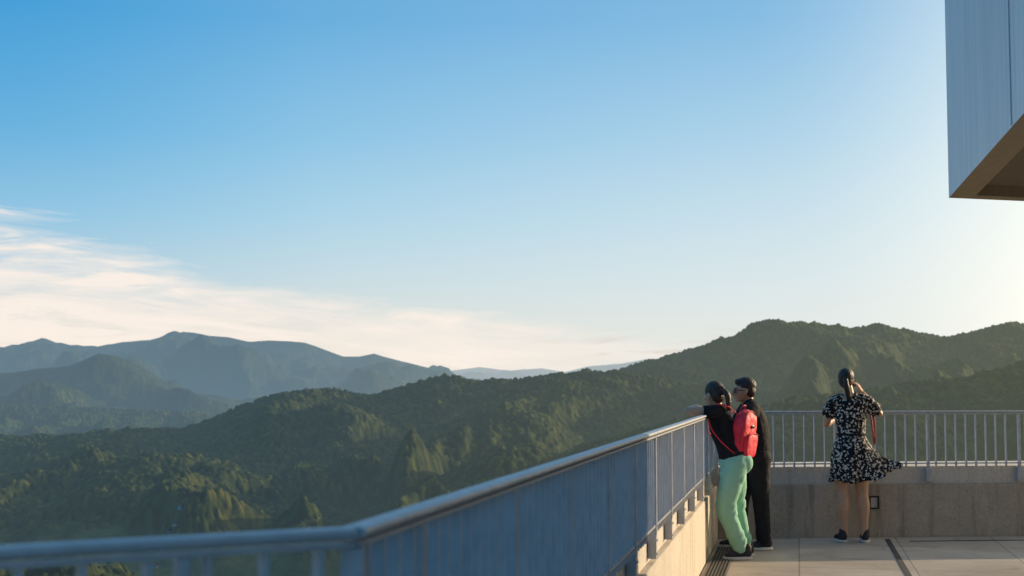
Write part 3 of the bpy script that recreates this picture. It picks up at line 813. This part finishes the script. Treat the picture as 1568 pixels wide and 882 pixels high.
# ------------------------------------------------------------------ world, sun, camera
w = bpy.data.worlds.new('World'); scene.world = w; w.use_nodes = True
w.node_tree.nodes.clear(); t = NT(w.node_tree)
sky = t.node('ShaderNodeTexSky'); sky.sky_type = 'NISHITA'; sky.sun_disc = False
sky.sun_elevation = SUN_EL; sky.sun_rotation = SUN_AZ
sky.altitude = 300; sky.air_density = 1.0; sky.dust_density = 1.2; sky.ozone_density = 2.0
gen = t.node('ShaderNodeTexCoord').outputs['Generated']
sx = t.node('ShaderNodeSeparateXYZ', {0: gen})
zz = t.math('MAXIMUM', sx.outputs[2], 0.0)
# clear evening sky: pale warm horizon rising to saturated blue, whiter toward the sun
def K(r, g, b, s=10.0): return (r*s, g*s, b*s, 1)
rp = t.node('ShaderNodeValToRGB', {0: zz}); cr = rp.color_ramp
stops = [(0, (.86,.74,.58)), (.035, (.77,.75,.66)), (.075, (.55,.71,.78)), (.115, (.36,.64,.82)), (.17, (.19,.52,.80)), (.25, (.07,.38,.73)), (.5, (.14,.28,.46)), (1, (.20,.27,.35))]
while len(cr.elements) < len(stops): cr.elements.new(.5)
for el, (p_, c_) in zip(cr.elements, stops): el.position = p_; el.color = (*c_, 1)
grad = t.node('ShaderNodeVectorMath', {0: rp.outputs[0], 'Scale': 10.0}, operation='SCALE').outputs[0]
dtn = t.node('ShaderNodeVectorMath', {0: gen, 1: tuple(SUN)}, operation='DOT_PRODUCT').outputs['Value']
lowf = t.math('EXPONENT', t.math('MULTIPLY', t.math('POWER', t.math('DIVIDE', zz, .19), 2.0), -1))
glow = t.math('MULTIPLY', t.math('POWER', t.math('MULTIPLY_ADD', dtn, 1.75, -.28, clamp=True), 1.3), lowf)
grad = t.mix(glow, grad, K(1.02,.96,.86))
lift = t.math('MULTIPLY_ADD', dtn, .5, -.04, clamp=True)
grad = t.mix(lift, grad, K(.42,.72,.92))
leftd = t.math('MULTIPLY_ADD', dtn, -1.5, .48, clamp=True)
leftd = t.math('MULTIPLY', leftd, t.math('MULTIPLY', zz, 5, clamp=True))
grad = t.mix(leftd, grad, K(.0,.28,.66))
base = t.mix(.93, sky.outputs[0], grad)
# bright warm aureole close around the sun
aur = t.math('POWER', t.math('MULTIPLY_ADD', dtn, 2.4, -1.4, clamp=True), 2.0)
base = t.mix(aur, base, K(3.6,2.8,1.7))
yy = t.math('MAXIMUM', sx.outputs[1], .08)
a = t.math('DIVIDE', sx.outputs[0], yy); e = t.math('DIVIDE', sx.outputs[2], yy)
cv = t.node('ShaderNodeCombineXYZ', {0: t.math('MULTIPLY', a, 7), 1: t.math('MULTIPLY', e, 42), 2: 0.0}).outputs[0]
n = t.noise(cv, 1.0, 8, .62, .5)
cv2 = t.node('ShaderNodeCombineXYZ', {0: t.math('MULTIPLY', a, 10), 1: t.math('ADD', t.math('MULTIPLY', e, 75), t.math('MULTIPLY', a, 7)), 2: 3.0}).outputs[0]
n2 = t.noise(cv2, 1.0, 8, .62, .7)
bd = t.math('ADD', t.math('MULTIPLY_ADD', a, -.12, .050), t.math('MULTIPLY_ADD', n, .06, -.030))
m1 = t.math('DIVIDE', t.math('SUBTRACT', bd, e), .014, clamp=True)
m1 = t.math('MULTIPLY', m1, t.math('MULTIPLY_ADD', n2, 2.4, -.45, clamp=True))
m1 = t.math('MULTIPLY', m1, t.math('DIVIDE', t.math('SUBTRACT', .22, a), .26, clamp=True))
bd2 = t.math('ADD', t.math('MULTIPLY_ADD', a, -.36, .002), t.math('MULTIPLY_ADD', n2, .08, -.040))
m2 = t.math('DIVIDE', t.math('SUBTRACT', bd2, e), .02, clamp=True)
m2 = t.math('MULTIPLY', m2, t.math('MULTIPLY_ADD', n, 5.5, -2.1, clamp=True))
m2 = t.math('MULTIPLY', m2, t.math('DIVIDE', t.math('SUBTRACT', -.20, a), .06, clamp=True))
cl = t.math('MAXIMUM', m1, m2)
cl = t.math('MULTIPLY', cl, t.math('GREATER_THAN', sx.outputs[1], .2))
cl = t.math('MULTIPLY', cl, .92)
col = t.mix(cl, base, C(9.9, 8.8, 7.9))
# a few small greyer cloudlets low on the horizon
n4 = t.noise(t.node('ShaderNodeCombineXYZ', {0: t.math('MULTIPLY', a, 16), 1: t.math('MULTIPLY', e, 120), 2: 8.0}).outputs[0], 1.0, 6, .6, .3)
bell = t.math('EXPONENT', t.math('MULTIPLY', t.math('POWER', t.math('DIVIDE', t.math('SUBTRACT', e, .026), .010), 2.0), -1))
m4 = t.math('MULTIPLY', t.math('MULTIPLY_ADD', n4, 6, -2.9, clamp=True), bell)
m4 = t.math('MULTIPLY', m4, t.math('MULTIPLY', t.math('GREATER_THAN', sx.outputs[1], .2), t.math('MULTIPLY_ADD', a, 12, .2, clamp=True)))
col = t.mix(t.math('MULTIPLY', m4, .55), col, C(6.4, 5.5, 4.9))
bg = t.node('ShaderNodeBackground', {'Color': col, 'Strength': .10})
wo = t.node('ShaderNodeOutputWorld'); t.l.new(bg.outputs[0], wo.inputs[0])

sd = bpy.data.lights.new('sun', 'SUN'); sd.energy = 5.0; sd.angle = math.radians(.5); sd.color = (1, .80, .54)
so = bpy.data.objects.new('sun', sd); so.rotation_euler = SUN.to_track_quat('Z', 'Y').to_euler(); so.location = SUN*50
scene.collection.objects.link(so)

cd = bpy.data.cameras.new('camera'); cd.lens = 50; cd.sensor_width = 36; cd.clip_start = .05; cd.clip_end = 120000
cd.dof.use_dof = True; cd.dof.focus_distance = 12.6; cd.dof.aperture_fstop = 4.0
co_ = bpy.data.objects.new('camera', cd); co_.location = (0, 0, 1.45); co_.rotation_euler = (math.radians(93.91), 0, 0)
scene.collection.objects.link(co_); scene.camera = co_
if ZOOM:
    cd.lens = 145; cd.shift_x = .816; cd.shift_y = -.4975
